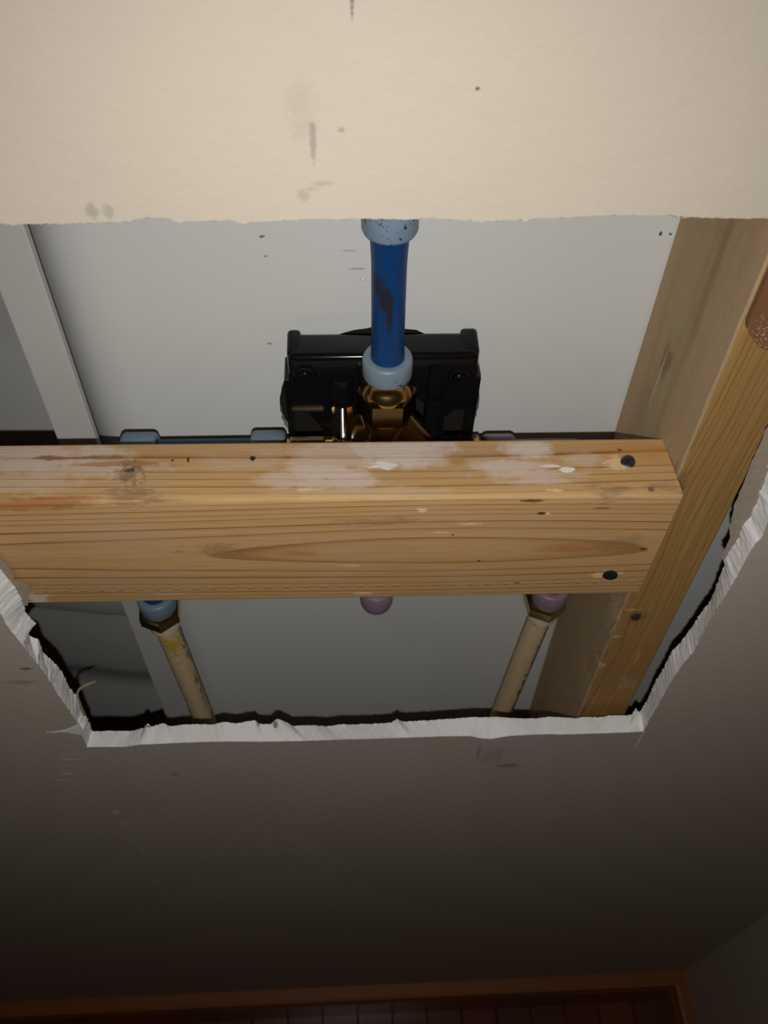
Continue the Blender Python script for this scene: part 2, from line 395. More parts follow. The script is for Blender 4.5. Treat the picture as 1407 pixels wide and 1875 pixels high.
def mat_cream():
    g = G('cream_plastic_pipe_with_glue_and_grime')
    n = g.noise(30, 3, .6, (1, 1, .3))
    c = g.mix(n, (.58, .42, .235), (.68, .52, .31))
    s = g.ramp(g.noise(170, 4, .7, (1, 1, .5)), [(.57, 0), (.63, 1)])
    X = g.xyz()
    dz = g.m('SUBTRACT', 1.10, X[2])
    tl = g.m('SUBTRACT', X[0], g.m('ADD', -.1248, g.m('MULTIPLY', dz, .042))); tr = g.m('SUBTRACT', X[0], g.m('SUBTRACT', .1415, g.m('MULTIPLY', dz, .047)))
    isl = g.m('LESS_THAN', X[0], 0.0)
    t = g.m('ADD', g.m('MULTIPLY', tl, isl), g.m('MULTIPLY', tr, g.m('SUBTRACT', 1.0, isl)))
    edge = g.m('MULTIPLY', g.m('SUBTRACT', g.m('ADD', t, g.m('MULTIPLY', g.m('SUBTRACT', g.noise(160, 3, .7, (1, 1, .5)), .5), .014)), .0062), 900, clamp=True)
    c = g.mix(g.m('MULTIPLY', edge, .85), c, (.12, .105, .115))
    c = g.mix(g.m('MULTIPLY', s, .35), c, (.30, .24, .16))
    b = g.blob((-.1225, .062, 1.070), (.0070, .014, .013), 1.8, .8, 200)
    c = g.mix(g.m('MULTIPLY', b, .9), c, (.52, .33, .015))
    b = g.blob((.137, .063, 1.088), (.006, .012, .005), 1.8, .8, 200)
    c = g.mix(g.m('MULTIPLY', b, .7), c, (.30, .30, .05))
    return g.fin(c, .5, spec=.35)

M = {}
M['wall'] = mat_wall(); M['gypsum'] = mat_gypsum(); M['paper'] = mat_paper()
g, c = mat_panel('white_plastic_panel_back')
for x, z, rx, rz, s in ((.0064, 1.3747, .0045, .0006, .28), (.0100, 1.3645, .0050, .0008, .35), (-.0344, 1.3826, .0014, .0010, .7), (-.0335, 1.3718, .0008, .0007, .6), (.1552, 1.3834, .0009, .0010, .95), (.1602, 1.3834, .0008, .0008, .9),
                        (.0412, .9842, .004, .0015, .0), (-.036, 1.318, .0016, .0008, .5)):
    if s: c = g.mix(g.m('MULTIPLY', g.blob((x, .1, z), (rx, .05, rz), 3, .5, 500), s), c, (.05, .045, .04))
M['panel'] = g.fin(c, .38, spec=.4, normal=g.bump(g.noise(40, 2, .5), .0003, .25))
g, c = mat_panel('grey_white_plastic_moulding', (.47, .47, .455))
M['panel2'] = g.fin(c, .45, spec=.35)
g, c = mat_panel('pale_grey_plastic_flange', (.50, .50, .485))
M['strip'] = g.fin(c, .42, spec=.35)
M['board'] = mat_board(); M['stud'] = mat_stud()
M['gloss'] = simple('glossy_white_plastic', (.75, .76, .74), .12)
M['black'] = simple('satin_black_plastic', (.0050, .0050, .0060), .16, 0, .22, 300, .2)
M['gasket'] = simple('dark_brown_foam_gasket', (.016, .0135, .0115), .85, 0, .15, 300, .3, .0003)
M['brass_hex'] = simple('shaded_brass', (.17, .12, .050), .20, 1.0, .5, 120, .1)  # darker brass copy: the hex face's dim reflection is put into its colour
M['brass'] = simple('bright_brass', (.52, .36, .14), .22, 1.0, .5, 120, .1)
M['brass_dark'] = simple('dull_brass', (.36, .26, .14), .38, 1.0, .5, 150, .25)
M['chrome'] = simple('chromed_steel', (.72, .72, .72), .18, 1.0)
M['blue'] = mat_blue()
M['ring_low'] = mat_ring('translucent_pale_blue_sleeve', (.185, .245, .30), (.0240, .041, 1.3220, 1.3320))
M['ring_up'] = mat_ring('translucent_pale_blue_sleeve_upper', (.20, .285, .38), (.0095, .035, 1.405, 1.422))
M['ring'] = mat_ring('translucent_pale_blue_sleeve_plain', (.15, .21, .265))
M['purple'] = mat_ring('translucent_violet_sleeve', (.24, .165, .215))
M['violet_pipe'] = simple('dull_violet_plastic_pipe', (.16, .09, .13), .42, 0, .4)
M['cream'] = mat_cream()
M['collar'] = simple('off_white_plastic_collar', (.70, .60, .44), .5, 0, .35, 200, .15)
M['steel'] = simple('black_phosphate_steel', (.13, .135, .145), .34, .9, .5, 900, .4, .0001)
M['steel_pit'] = simple('black_screw_recess', (.004, .004, .004), .8)
g = G('speckled_red_brown_hardboard')
n = g.noise(40, 3, .6); c = g.mix(n, (.17, .070, .030), (.26, .12, .055))
gl = g.m('MULTIPLY', g.ramp(g.noise(900, 2, .6), [(.58, 0), (.66, .8)]), g.ramp(g.xyz()[2], [(.0, 0), (1.0, 1)]))
lowm = g.blob((.1775, .018, 1.391), (.012, .02, .016), 1.3, .5, 200)
c = g.mix(g.m('MULTIPLY', gl, lowm), c, (.62, .52, .48))
M['hardboard'] = g.fin(c, .65, spec=.3, normal=g.bump(g.noise(500, 3, .6), .0003, .6))
g, c, h = wood('dark_stained_trim', 'X', (.3, .05), (0, 0), .004, (.36, .135, .050), (.20, .065, .022), .25, .8)
M['trim_x'] = g.fin(c, .35, spec=.4)
g, c, h = wood('dark_stained_trim_side', 'Y', (.3, .05), (0, 0), .004, (.36, .135, .050), (.20, .065, .022), .25, .8)
M['trim_y'] = g.fin(c, .35, spec=.4)
plank_mats = []
for i, (e, l) in enumerate((((.20, .055, .030), (.11, .028, .015)), ((.26, .075, .032), (.14, .036, .015)), ((.17, .055, .040), (.09, .028, .020)))):
    g, c, h = wood('red_brown_floor_oak_%d' % (i + 1), 'Y', (.2 + i, -.08), (0, .01), .004, e, l, .3, .9)
    plank_mats.append(g.fin(c, .25, spec=.5, normal=g.bump(h, .0001, .5)))
M['subfloor'] = simple('dark_joint', (.02, .012, .008), .9)

# ------------------------------------------------------------------ outline of the opening (X, Z on the wall)
T = .0127
FL = [(-.190, 1.4547), (-.188, 1.38), (-.186, 1.30), (-.1845, 1.25), (-.1835, 1.2189), (-.184, 1.2071), (-.183, 1.1942), (-.1819, 1.1831), (-.1812, 1.1724), (-.1799, 1.1625), (-.1792, 1.1527), (-.1785, 1.1398), (-.1785, 1.1208), (-.1772, 1.0974), (-.1768, 1.0792), (-.1871, 1.0697), (-.1781, 1.0638), (-.1799, 1.0422)]
FB = [(-.1799, 1.0422), (-.164, 1.0413), (-.154, 1.0405), (-.1433, 1.0435), (-.1228, 1.0442), (-.1023, 1.0447), (-.082, 1.0441), (-.0627, 1.0422), (-.0329, 1.0408), (-.0052, 1.041), (.0293, 1.0407), (.0651, 1.0412), (.0886, 1.0402), (.0987, 1.0349), (.1055, 1.0338), (.1173, 1.038), (.1365, 1.039), (.148, 1.039), (.1538, 1.0376), (.1849, 1.0374), (.2145, 1.0377), (.2155, 1.0395)]
FR = [(.2155, 1.0395), (.2146, 1.0605), (.2141, 1.0861), (.2132, 1.1175), (.2139, 1.1384), (.2158, 1.1564), (.2142, 1.1863), (.214, 1.2047), (.2138, 1.2209), (.2138, 1.2382), (.2128, 1.2561), (.2129, 1.2674), (.2142, 1.2725), (.2119, 1.2874), (.2115, 1.34), (.2110, 1.40), (.2105, 1.4561)]
TP = [(.2105, 1.4561), (.1468, 1.4561), (.13, 1.4562), (.1188, 1.4568), (.1132, 1.4574), (.0918, 1.4575), (.0811, 1.4569), (.0705, 1.4564), (.0613, 1.4558), (.0536, 1.4554), (.0427, 1.4558), (.0321, 1.4566), (.0221, 1.456), (.0072, 1.4563), (-.0035, 1.4563), (-.0217, 1.4556), (-.0281, 1.4552), (-.0295, 1.4544), (-.0349, 1.456), (-.0385, 1.4556), (-.049, 1.4555), (-.0501, 1.455), (-.0535, 1.4558), (-.0548, 1.4569), (-.0589, 1.4568), (-.0655, 1.4565), (-.0661, 1.4558), (-.0702, 1.4552), (-.0808, 1.4551), (-.0893, 1.4547), (-.1018, 1.4547), (-.1046, 1.4542), (-.1093, 1.4547), (-.15, 1.4545), (-.190, 1.4547)]
BL = [(-.184, 1.4560), (-.182, 1.36), (-.180, 1.28), (-.1785, 1.244), (-.1778, 1.2364), (-.1767, 1.2296), (-.1761, 1.2237), (-.1758, 1.2136), (-.1785, 1.2011), (-.1780, 1.1959), (-.1766, 1.1859), (-.1836, 1.1852), (-.1838, 1.1724), (-.18, 1.1691), (-.1817, 1.1522), (-.1794, 1.1456), (-.1779, 1.1369), (-.177, 1.1261), (-.1776, 1.1068), (-.1762, 1.0947), (-.1775, 1.0706), (-.1773, 1.0542), (-.1792, 1.04)]
BB = [(-.1792, 1.04), (-.1747, 1.0396), (-.1662, 1.0399), (-.1521, 1.0379), (-.1419, 1.0431), (-.1384, 1.0505), (-.1366, 1.0441), (-.1275, 1.0494), (-.1231, 1.044), (-.1136, 1.046), (-.1032, 1.0461), (-.0931, 1.0445), (-.0853, 1.0487), (-.0765, 1.0455), (-.0636, 1.0498), (-.0607, 1.043), (-.0528, 1.0425), (-.0476, 1.0513), (-.0411, 1.0443), (-.0379, 1.0386), (-.0239, 1.0385), (-.0122, 1.0358), (-.0051, 1.0381), (.0136, 1.0376), (.0276, 1.0379), (.0335, 1.0389), (.0368, 1.045), (.0417, 1.0396), (.0661, 1.0411), (.0897, 1.0433), (.1108, 1.0425), (.1187, 1.0401), (.1387, 1.0377), (.1479, 1.0403), (.1679, 1.0366), (.1773, 1.0382), (.1878, 1.0363), (.192, 1.0394), (.2068, 1.0384), (.2112, 1.0402), (.2097, 1.0499), (.2144, 1.0433)]
BR = [(.2144, 1.0433), (.2148, 1.0644), (.2129, 1.0894), (.2129, 1.1135), (.2117, 1.1312), (.2138, 1.1423), (.2148, 1.1519), (.2156, 1.1638), (.2163, 1.1803), (.2174, 1.1948), (.2159, 1.2088), (.2142, 1.2206), (.2134, 1.2293), (.2104, 1.2363), (.2106, 1.2455), (.2115, 1.2573), (.2095, 1.2688), (.2111, 1.2748), (.2102, 1.2811), (.2097, 1.2908), (.2082, 1.2947), (.208, 1.3018), (.2057, 1.3121), (.2034, 1.3196), (.203, 1.38), (.203, 1.458)]
BT = [(.203, 1.458)] + [(x, z + .0016) for x, z in TP[1:-1]] + [(-.184, 1.4560)]
def resample(p, n):
    d = [0]
    for a, b in zip(p, p[1:]): d.append(d[-1] + math.hypot(b[0] - a[0], b[1] - a[1]))
    out = []
    j = 0
    for i in range(n):
        s = d[-1] * i / n
        while j < len(p) - 2 and d[j + 1] < s: j += 1
        k = (s - d[j]) / max(d[j + 1] - d[j], 1e-9)
        out.append((p[j][0] + (p[j + 1][0] - p[j][0]) * k, p[j][1] + (p[j + 1][1] - p[j][1]) * k))
    return out
NS = (480, 480, 480, 400)
front = sum((resample(p, n) for p, n in zip((FL, FB, FR, TP), NS)), [])
back = sum((resample(p, n) for p, n in zip((BL, BB, BR, BT), NS)), [])
side_of = sum(([k] * n for k, n in enumerate(NS)), [])
def rag(x, z, s, seed): return mnoise.fractal(Vector((x * s, z * s, seed)), .8, 2.0, 4)
front = [(x + rag(x, z, 420, 1.3) * .00035, z + rag(x, z, 420, 5.1) * .00035) for x, z in front]
back_cut = list(back)          # the cut before its back edge crumbled
back = [(x + rag(x, z, 620, 9.3) * .0009, z + rag(x, z, 620, 4.1) * .0009) for x, z in back]
NP = len(front)
INW = [(1, 0), (0, 1), (-1, 0), (0, -1)]

def holed_sheet(bm, rect, loop, y):
    x0, x1, z0, z1 = rect
    ov = [bm.verts.new((x, y, z)) for x, z in ((x0, z0), (x1, z0), (x1, z1), (x0, z1))]
    iv = [bm.verts.new((x, y, z)) for x, z in loop]
    es = [bm.edges.new((vs[i], vs[(i + 1) % len(vs)])) for vs in (ov, iv) for i in range(len(vs))]
    bmesh.ops.triangle_fill(bm, use_beauty=True, use_dissolve=False, edges=es)
    return iv
XC = .5258          # the room's corner
bm = bmesh.new()
holed_sheet(bm, (-1.3, XC, 0, 2.3), front, 0.0)
for f in bm.faces:
    f.normal_update()
    if f.normal.y > 0: f.normal_flip()
me = bpy.data.meshes.new('wall_back'); bm.to_mesh(me); bm.free()
wall_back = link('wall_back', me, M['wall'])
tag(wall_back, 'beige painted drywall with a rough rectangular opening cut through it', 'wall', kind='structure')

# crumbly gypsum core along the cut
bm = bmesh.new()
ROWS = [(0.0, 0.0), (.0009, .10), (.0030, .26), (.0055, .45), (.0080, .64), (.0105, .84), (T, 1.0)]
rows = []
for ri, (y, k) in enumerate(ROWS):
    ring = []
    for i in range(NP):
        fx, fz = front[i]; bx, bz = back[i] if ri == len(ROWS) - 1 else back_cut[i]
        x = fx + (bx - fx) * k; z = fz + (bz - fz) * k
        sd = side_of[i]; ix, iz = INW[sd]
        if 0 < ri < len(ROWS) - 1:
            q = rag(x, z + y * 2, 330, 2.0 + y * 90) * (.0010 if sd == 0 else .0006 if sd == 2 else .0004) * (.35 + y / T)
            x += ix * q; z += iz * q
        if sd == 3 and ri == 1:
            e = .0006 + max(0, rag(x, z, 300, 7.7)) * .0010
            z -= e
        ring.append(bm.verts.new((x, y + (rag(x, z, 300, 3.0) * .0005 if 1 < ri < len(ROWS) - 1 else 0), z)))
    rows.append(ring)
for r0, r1 in zip(rows, rows[1:]):
    for i in range(NP):
        bm.faces.new((r0[i], r0[(i + 1) % NP], r1[(i + 1) % NP], r1[i]))
gy = from_bm('gypsum_edge', bm, M['gypsum'], wall_back, 60)
tag(gy, 'crumbly white plasterboard core along the cut')
bm = bmesh.new()
holed_sheet(bm, (-1.3, XC, 0, 2.3), back, T)
from_bm('backing_paper', bm, M['paper'], wall_back)

def flap(name, inner, outer, y0, label):
    """ragged paper left hanging past the gypsum; inner and outer run the same way"""
    n = 40
    a = resample(inner + [inner[-1]], n); b = resample(outer + [outer[-1]], n)
    bm = bmesh.new()
    def V(p, y): return bm.verts.new((p[0] + rag(p[0], p[1], 500, 3.3) * .0006, y, p[1] + rag(p[0], p[1], 500, 8.3) * .0006))
    for dy in (0.0, .0004):
        A = [V(p, y0 + dy) for p in a]
        C = [V(((p[0] + q[0]) / 2, (p[1] + q[1]) / 2), y0 - .0002 + dy) for p, q in zip(a, b)]
        B = [V(q, y0 + dy) for q in b]
        for i in range(n - 1):
            for s, t in ((A, C), (C, B)):
                bm.faces.new((s[i], s[i + 1], t[i + 1], t[i]))
    o = from_bm(name, bm, M['paper'], wall_back, 60)
    o['label'] = label
    return o
flap('paper_tear', [(.1945, 1.37), (.1949, 1.3395), (.1959, 1.3198), (.1977, 1.3066), (.1988, 1.2928), (.2001, 1.2805), (.2032, 1.2699), (.2034, 1.2648), (.207, 1.2575), (.208, 1.2486), (.2072, 1.2431), (.2104, 1.2336)],
     [(.206, 1.37), (.206, 1.3395), (.2052, 1.3198), (.2075, 1.3066), (.210, 1.2928), (.2115, 1.2805), (.2115, 1.2699), (.2120, 1.2648), (.2120, 1.2575), (.2118, 1.2486), (.2115, 1.2431), (.2125, 1.2336)], .0118, 'torn brown backing paper beside the stud')
flap('paper_tear', [(-.1765, 1.30), (-.177, 1.262), (-.176, 1.2526), (-.1736, 1.2471), (-.1736, 1.2386), (-.1755, 1.2304), (-.169, 1.2291), (-.170, 1.2223), (-.1752, 1.206), (-.1778, 1.2052)],
     [(-.182, 1.30), (-.181, 1.262), (-.180, 1.2526), (-.180, 1.2471), (-.179, 1.2386), (-.178, 1.2304), (-.178, 1.2260), (-.178, 1.2200), (-.1785, 1.206), (-.1790, 1.2052)], .0122, 'torn grey paper in front of the board')
# a curl of paper and a few torn tips standing on the lower cut
part('paper_curl', M['paper'], wall_back, 60, shapes=[(add_tube, [(-.1772, .0118, 1.068), (-.1768, .0120, 1.080), (-.1758, .0124, 1.0936), (-.1742, .0128, 1.1000), (-.1720, .0134, 1.1035), (-.1690, .0138, 1.1062), (-.1661, .0140, 1.1078), (-.1604, .0142, 1.1112)], [.0010, .0010, .0010, .0008, .0009, .0010, .0012, .0006], 8)])
for x, z, w, hh in ((-.1384, 1.047, .003, .007), (-.1275, 1.046, .004, .005), (-.0630, 1.045, .004, .006), (-.0476, 1.046, .005, .007), (.0368, 1.041, .0025, .0055), (.2097, 1.0440, .0018, .008)):
    bm = bmesh.new()
    add_lathe(bm, (x, .0108, z - .004), (random.uniform(-.2, .2), .12, 1), [(w * .6, 0), (w * .55, hh * .5), (w * .35, hh * .85), (w * .06, hh)], 8)
    from_bm('torn_tip', bm, M['gypsum'] if x > .2 else M['paper'], wall_back, 50)

# chip of torn paint at the lower left corner and the knife's overcuts
part('paint_chip', M['gypsum'], wall_back, None, shapes=[(add_prism, [(-.1905, 1.0692), (-.1868, 1.0716), (-.1800, 1.0760), (-.1765, 1.0790), (-.1766, 1.0640), (-.1785, 1.0632), (-.1840, 1.0660)], -.0004, .0003)])
part('knife_overcut', M['gypsum'], wall_back, None, shapes=[(add_prism, [(-.2010, 1.0676), (-.1890, 1.0704), (-.1870, 1.0690), (-.1950, 1.0672)], -.00015, .0002)])
part('knife_overcut', M['gypsum'], wall_back, None, shapes=[(add_prism, [(.2157, 1.0388), (.2164, 1.0200), (.2172, 1.0050), (.2169, 1.0200), (.2163, 1.0388)], -.0002, .0002)])

# ------------------------------------------------------------------ rest of the room shell
part_wr = part('wall_right', M['wall'], None, None, shapes=[(add_box, XC, XC + .012, -1.6, .0, 0, 2.3)])
tag(part_wr, 'beige painted side wall meeting the cut wall in the corner', 'wall', kind='structure')
floor = part('floor', M['subfloor'], None, None, shapes=[(add_box, -1.3, XC, -1.6, T + .1, -.03, -.0085)])
tag(floor, 'red-brown narrow strip wooden floor', 'floor', kind='structure')
W = .057
x = XC - .021 + .02
col = 0
while x > -.75:
    y = -.006
    first = random.uniform(.25, .8)
    for seg in range(2):
        ln = first if seg == 0 else .8
        bmk = bmesh.new(); add_box(bmk, -W / 2 + .0006, W / 2 - .0006, -ln + .0006, 0, -.0085, 0, .0008, 1)
        o = from_bm('plank', bmk, plank_mats[random.randrange(3)], floor, None, local=True)
        o.location = (x - W / 2, y, 0)
        y -= ln
    x -= W
    col += 1
BT_, BH_ = .021, .125
def trim_profile(bm, along, a0, a1):
    pr = [(0, 0), (.021, 0), (.021, .098), (.018, .106), (.019, .112), (.0205, .118), (.0195, .1235), (.016, .125), (0, .125)]
    if along == 'X':
        A = [bm.verts.new((a0, -d, z)) for d, z in pr]; B = [bm.verts.new((a1 - d, -d, z)) for d, z in pr]
    else:
        A = [bm.verts.new((XC - d, -d, z)) for d, z in pr]; B = [bm.verts.new((XC - d, a1, z)) for d, z in pr]
    n = len(pr)
    for i in range(n): bm.faces.new((A[i], A[(i + 1) % n], B[(i + 1) % n], B[i]))
    bm.faces.new(A[::-1]); bm.faces.new(B)
tag(part('baseboard_back', M['trim_x'], None, None, shapes=[(trim_profile, 'X', -1.3, XC)]), 'dark stained wooden baseboard under the cut wall', 'baseboard', kind='structure')
tag(part('baseboard_right', M['trim_y'], None, None, shapes=[(trim_profile, 'Y', 0, -1.6)]), 'dark stained wooden baseboard along the side wall', 'baseboard', kind='structure')

# ------------------------------------------------------------------ shower panels behind the opening
PY = .100
VX, VZ, VR = .0235, 1.2715, .0570
loop = []
for k in range(120):
    a = -2 * math.pi * k / 120
    rr = VR + rag(math.cos(a) * .05, math.sin(a) * .05, 300, 1.0) * .0009
    loop.append((VX + math.cos(a) * rr, VZ + math.sin(a) * rr))
bm = bmesh.new()
iv = holed_sheet(bm, (-.104, .515, .02, 2.25), loop, PY)
# lip of the hole
lip = [bm.verts.new((v.co.x, PY + .005, v.co.z)) for v in iv]
for i in range(len(iv)): bm.faces.new((iv[i], iv[(i + 1) % len(iv)], lip[(i + 1) % len(iv)], lip[i]))
# the sheet curls back beside the flange strip
colz = [.02, 2.25]
prevc = None
for k in range(17):
    cx = -.104 - .050 * k / 16; cy = PY + .031 * (k / 16) ** 3
    cur = [bm.verts.new((cx, cy, z)) for z in colz]
    if prevc: bm.faces.new((prevc[0], prevc[1], cur[1], cur[0]))
    prevc = cur
panel = from_bm('shower_surround', bm, M['panel'], None, 40)
tag(panel, 'large white plastic shower panel seen from behind, round hole cut for the valve', 'panel')
dim = part('dimple', M['gloss'], panel, 180, shapes=[(add_lathe, (.0131, PY, 1.3581), (0, -1, 0), [(.0011, 0), (.0008, .0004), (.0001, .0006)], 12)])

prof = [(2.25, .150), (1.45, .150), (1.285, .172), (1.262, .1755), (1.246, .1750), (1.16, .168), (.985, .159), (.960, .158), (.956, .1600), (.952, .1670), (.92, .1670), (.852, .1630), (.832, .167), (.805, .178), (.785, .181), (.772, .180), (.755, .175), (.6, .170), (.02, .170)]
bm = bmesh.new()
xs_ = [-.158, -.17, -.185, -.21, -.25, -.35, -.45]
grid = [[bm.verts.new((x, y + max(0, (-.200 - x)) * .15, z)) for x in xs_] for z, y in prof]
for a, b in zip(grid, grid[1:]):
    for i in range(len(xs_) - 1): bm.faces.new((a[i], a[i + 1], b[i + 1], b[i]))
side_panel = from_bm('corner_surround', bm, M['panel2'], None, 40)
tag(side_panel, 'grey-white moulded corner panel left of the flange strip', 'panel')
strip = part('flange_strip', M['strip'], side_panel, None, shapes=[(add_box, -.1615, -.1396, .0935, .0995, .02, 2.25, .0008, 2)])
tag(strip, 'flat white vertical flange strip')
part('flange_web', M['panel2'], side_panel, None, shapes=[(add_box, -.160, -.156, .0990, .182, .02, 2.25)])

# ------------------------------------------------------------------ studs and blocking
def make_stud(name, xf, yf, xk, yk, w, lean, zref, mat, z0=.0, z1=2.25):
    """xf, yf front left corner and xk, yk back left corner of the section at height zref"""
    bm = bmesh.new()
    c = .0016
    rows = []
    nz = 160
    dx = (xk - xf) / (yk - yf)
    d = yk - yf
    sec = ((c, 0), (w - c, 0), (w, c), (w, d - c), (w - c, d), (c, d), (0, d - c), (0, c))
    for k in range(nz + 1):
        z = z0 + (z1 - z0) * k / nz
        sx = xf + lean * (zref - z)
        row = []
        for j, (px, py) in enumerate(sec):
            e = 0
            if j in (0, 7): e = max(0, mnoise.fractal(Vector((0, j * .1, z * 55)), .8, 2, 3)) * .0022
            row.append(bm.verts.new((sx + px + dx * py + (e if j == 0 else 0), yf + py + (e if j == 7 else 0), z)))
        rows.append(row)
    n = len(sec)
    for a, b in zip(rows, rows[1:]):
        for j in range(n): bm.faces.new((a[j], a[(j + 1) % n], b[(j + 1) % n], b[j]))
    bm.faces.new(rows[0][::-1]); bm.faces.new(rows[-1])
    return from_bm(name, bm, mat, None, None)
SY = .0208          # this stud sits a little behind the plasterboard and is slightly twisted
stud = make_stud('wall_stud', .1665, SY, .1616, .0997, .0362, .0237, 1.391, M['stud'])
tag(stud, 'rough upright pine stud at the right of the opening, dark knot low on its front', 'stud')
for x0, z0, dx, h_ in ((.1713, 1.146, -.0010, .018), (.1731, 1.136, -.0012, .014), (.1723, 1.094, .0016, .010), (.1705, 1.172, .0006, .012)):
    part('splinter', M['stud'], stud, None, shapes=[(add_tube, [(x0, SY + .0004, z0), (x0 + dx * .5, SY - .0006, z0 + h_ * .5), (x0 + dx, SY - .0014, z0 + h_)], [.0011, .0008, .0002], 6)])

scrap = part('hardboard_scrap', M['hardboard'], None, None, shapes=[(add_prism, [(0.1661, 1.4572), (0.1669, 1.4212), (0.1672, 1.3969), (0.1682, 1.3933), (0.1705, 1.3902), (0.1731, 1.3873), (0.1767, 1.3838), (0.1798, 1.3823), (0.1844, 1.3818), (0.1917, 1.3822), (0.1989, 1.3830), (0.2004, 1.3851), (0.2004, 1.4572)], SY - .0032, SY)])
tag(scrap, 'red-brown scrap with rounded lower corner fixed on the front of the stud', 'scrap')
part('plaster_crumb', M['gypsum'], scrap, 50, shapes=[(add_lathe, (.1829, SY - .0032, 1.3856), (.3, -1, .2), [(.0022, -.0005), (.0024, .0008), (.0012, .0018), (.0002, .002)], 9)])

# blocking board: local x runs along it (0 at its right end), y into the wall, z up
BT0, BHH = .0388, .0897
ex = Vector((.9999, -.0140, .0081)).normalized(); ey = Vector((.0140, .9999, 0)); ez = ex.cross(ey).normalized(); ey = ez.cross(ex)
bm = bmesh.new()
add_box(bm, -.640, 0, 0, BT0, -BHH, 0)
for v in bm.verts:
    if v.co.x > -.001:
        v.co.x += -.0020 if v.co.y > .01 else -.0002
es = [e for e in bm.edges if abs((e.verts[0].co - e.verts[1].co).normalized().x) > .9]
bmesh.ops.bevel(bm, geom=es, offset=.0026, segments=4, affect='EDGES', profile=.5)
es = [e for e in bm.edges if e.verts[0].co.x > -.01 and e.verts[1].co.x > -.01]
bmesh.ops.bevel(bm, geom=es, offset=.0006, segments=1, affect='EDGES')
board = from_bm('blocking_board', bm, M['board'], None, 35)
bmx = Matrix((ex, ey, ez)).transposed().to_4x4(); bmx.translation = Vector((.1690, .0088, 1.2978)); board.matrix_world = bmx
tag(board, 'horizontal pine board across the opening, smeared with white paint on top', 'board')
def screw(c, axis, r, spin):
    """countersunk cross-head screw; axis points out of the wood"""
    t = Vector(axis).normalized()
    a = Vector((1, 0, 0)); a = (a - t * a.dot(t)).normalized(); b = t.cross(a)
    bm = bmesh.new()
    add_lathe(bm, c, axis, [(r * .45, -.0040), (r * .93, -.0009), (r, -.0004), (r, .0000), (r * .90, .0003), (r * .45, .00045)], 24)
    s = from_bm('screw', bm, M['steel'], board, 40, local=True)
    bm = bmesh.new()
    for k in range(2):
        u = a * math.cos(spin + k * math.pi / 2) + b * math.sin(spin + k * math.pi / 2); w = t.cross(u)
        vs = [bm.verts.new(Vector(c) + u * (sx * r * .62) + w * (sw * r * .13) + t * h) for h in (.0002, .00055) for sx, sw in ((-1, -1), (1, -1), (1, 1), (-1, 1))]
        for f in ((0, 1, 2, 3), (4, 5, 6, 7), (0, 1, 5, 4), (1, 2, 6, 5), (2, 3, 7, 6), (3, 0, 4, 7)): bm.faces.new([vs[i] for i in f])
    rc = from_bm('cross_recess', bm, M['steel_pit'], s, None, local=True)
    tag(s, 'black cross-head screw driven in at a slant')
screw((-.0241, .0212, .0006), (-.15, -.32, 1), .0037, .5)
screw((-.0218, -.0006, -.0690), (-.22, -1, .05), .0042, .3)

# ------------------------------------------------------------------ shower valve
valve = empty('shower_valve', (VX, PY, 1.2155))
tag(valve, 'black plastic shower valve mount with brass body behind the board', 'valve')
part('gasket', M['gasket'], valve, 40, shapes=[(add_lathe, (VX, PY + .0055, VZ), (0, 1, 0), [(.066, 0), (.066, .003)], 48)])
comb = [(-.0250, 1.3180), (-.0285, 1.2155), (-.0255, 1.2155), (-.0250, 1.2877), (-.0174, 1.2876), (-.0090, 1.2725), (-.0075, 1.2155), (-.0042, 1.2155), (-.0038, 1.2894), (-.0014, 1.2926), (.0021, 1.2934), (.0056, 1.2921), (.0074, 1.2892), (.0074, 1.2834), (.0098, 1.2833), (.0103, 1.2990),
        (.0380, 1.2990), (.0466, 1.2920), (.0486, 1.2155), (.0573, 1.2155), (.0580, 1.2807), (.0628, 1.2869), (.0718, 1.2872), (.0735, 1.2155), (.0766, 1.2155), (.0722, 1.3180)]
bm = bmesh.new()
add_box(bm, -.0258, .0728, .0800, .0988, 1.3000, 1.3262, .0036, 5)
for v in bm.verts:                                   # slightly bowed top
    if v.co.z > 1.315: v.co.z += .0011 * (1 - ((v.co.x - VX) / .05) ** 2)
add_prism(bm, comb, .0804, .0850)
add_box(bm, -.0282, -.0252, .0806, .0988, 1.2155, 1.3100, .0006, 1)
add_box(bm, .0722, .0752, .0806, .0988, 1.2155, 1.3100, .0006, 1)
for x0, x1 in ((-.0260, -.0188), (.0638, .0730)):
    nv = len(bm.verts); add_box(bm, x0, x1, .0822, .0990, 1.3180, 1.3288, .0024, 3)
    for v in list(bm.verts)[nv:]:
        if v.co.z > 1.32: v.co.z -= max(0, .0955 - v.co.y) * .21
plate = from_bm('mounting_plate', bm, M['black'], valve, 35)
bm = bmesh.new()
add_lathe(bm, (.0020, .0838, 1.2925), (0, 0, 1), [(.0072, 0), (.0072, .0180), (.0066, .0194), (.0050, .0201)], 28)
from_bm('rod_saddle', bm, M['black'], plate, 40)
part('rib', M['black'], plate, None, shapes=[(add_box, .0466, .0548, .0745, .0830, 1.2155, 1.2979, .0006, 2), (add_box, .0470, .0544, .0778, .0830, 1.2950, 1.3190, .0015, 2)])
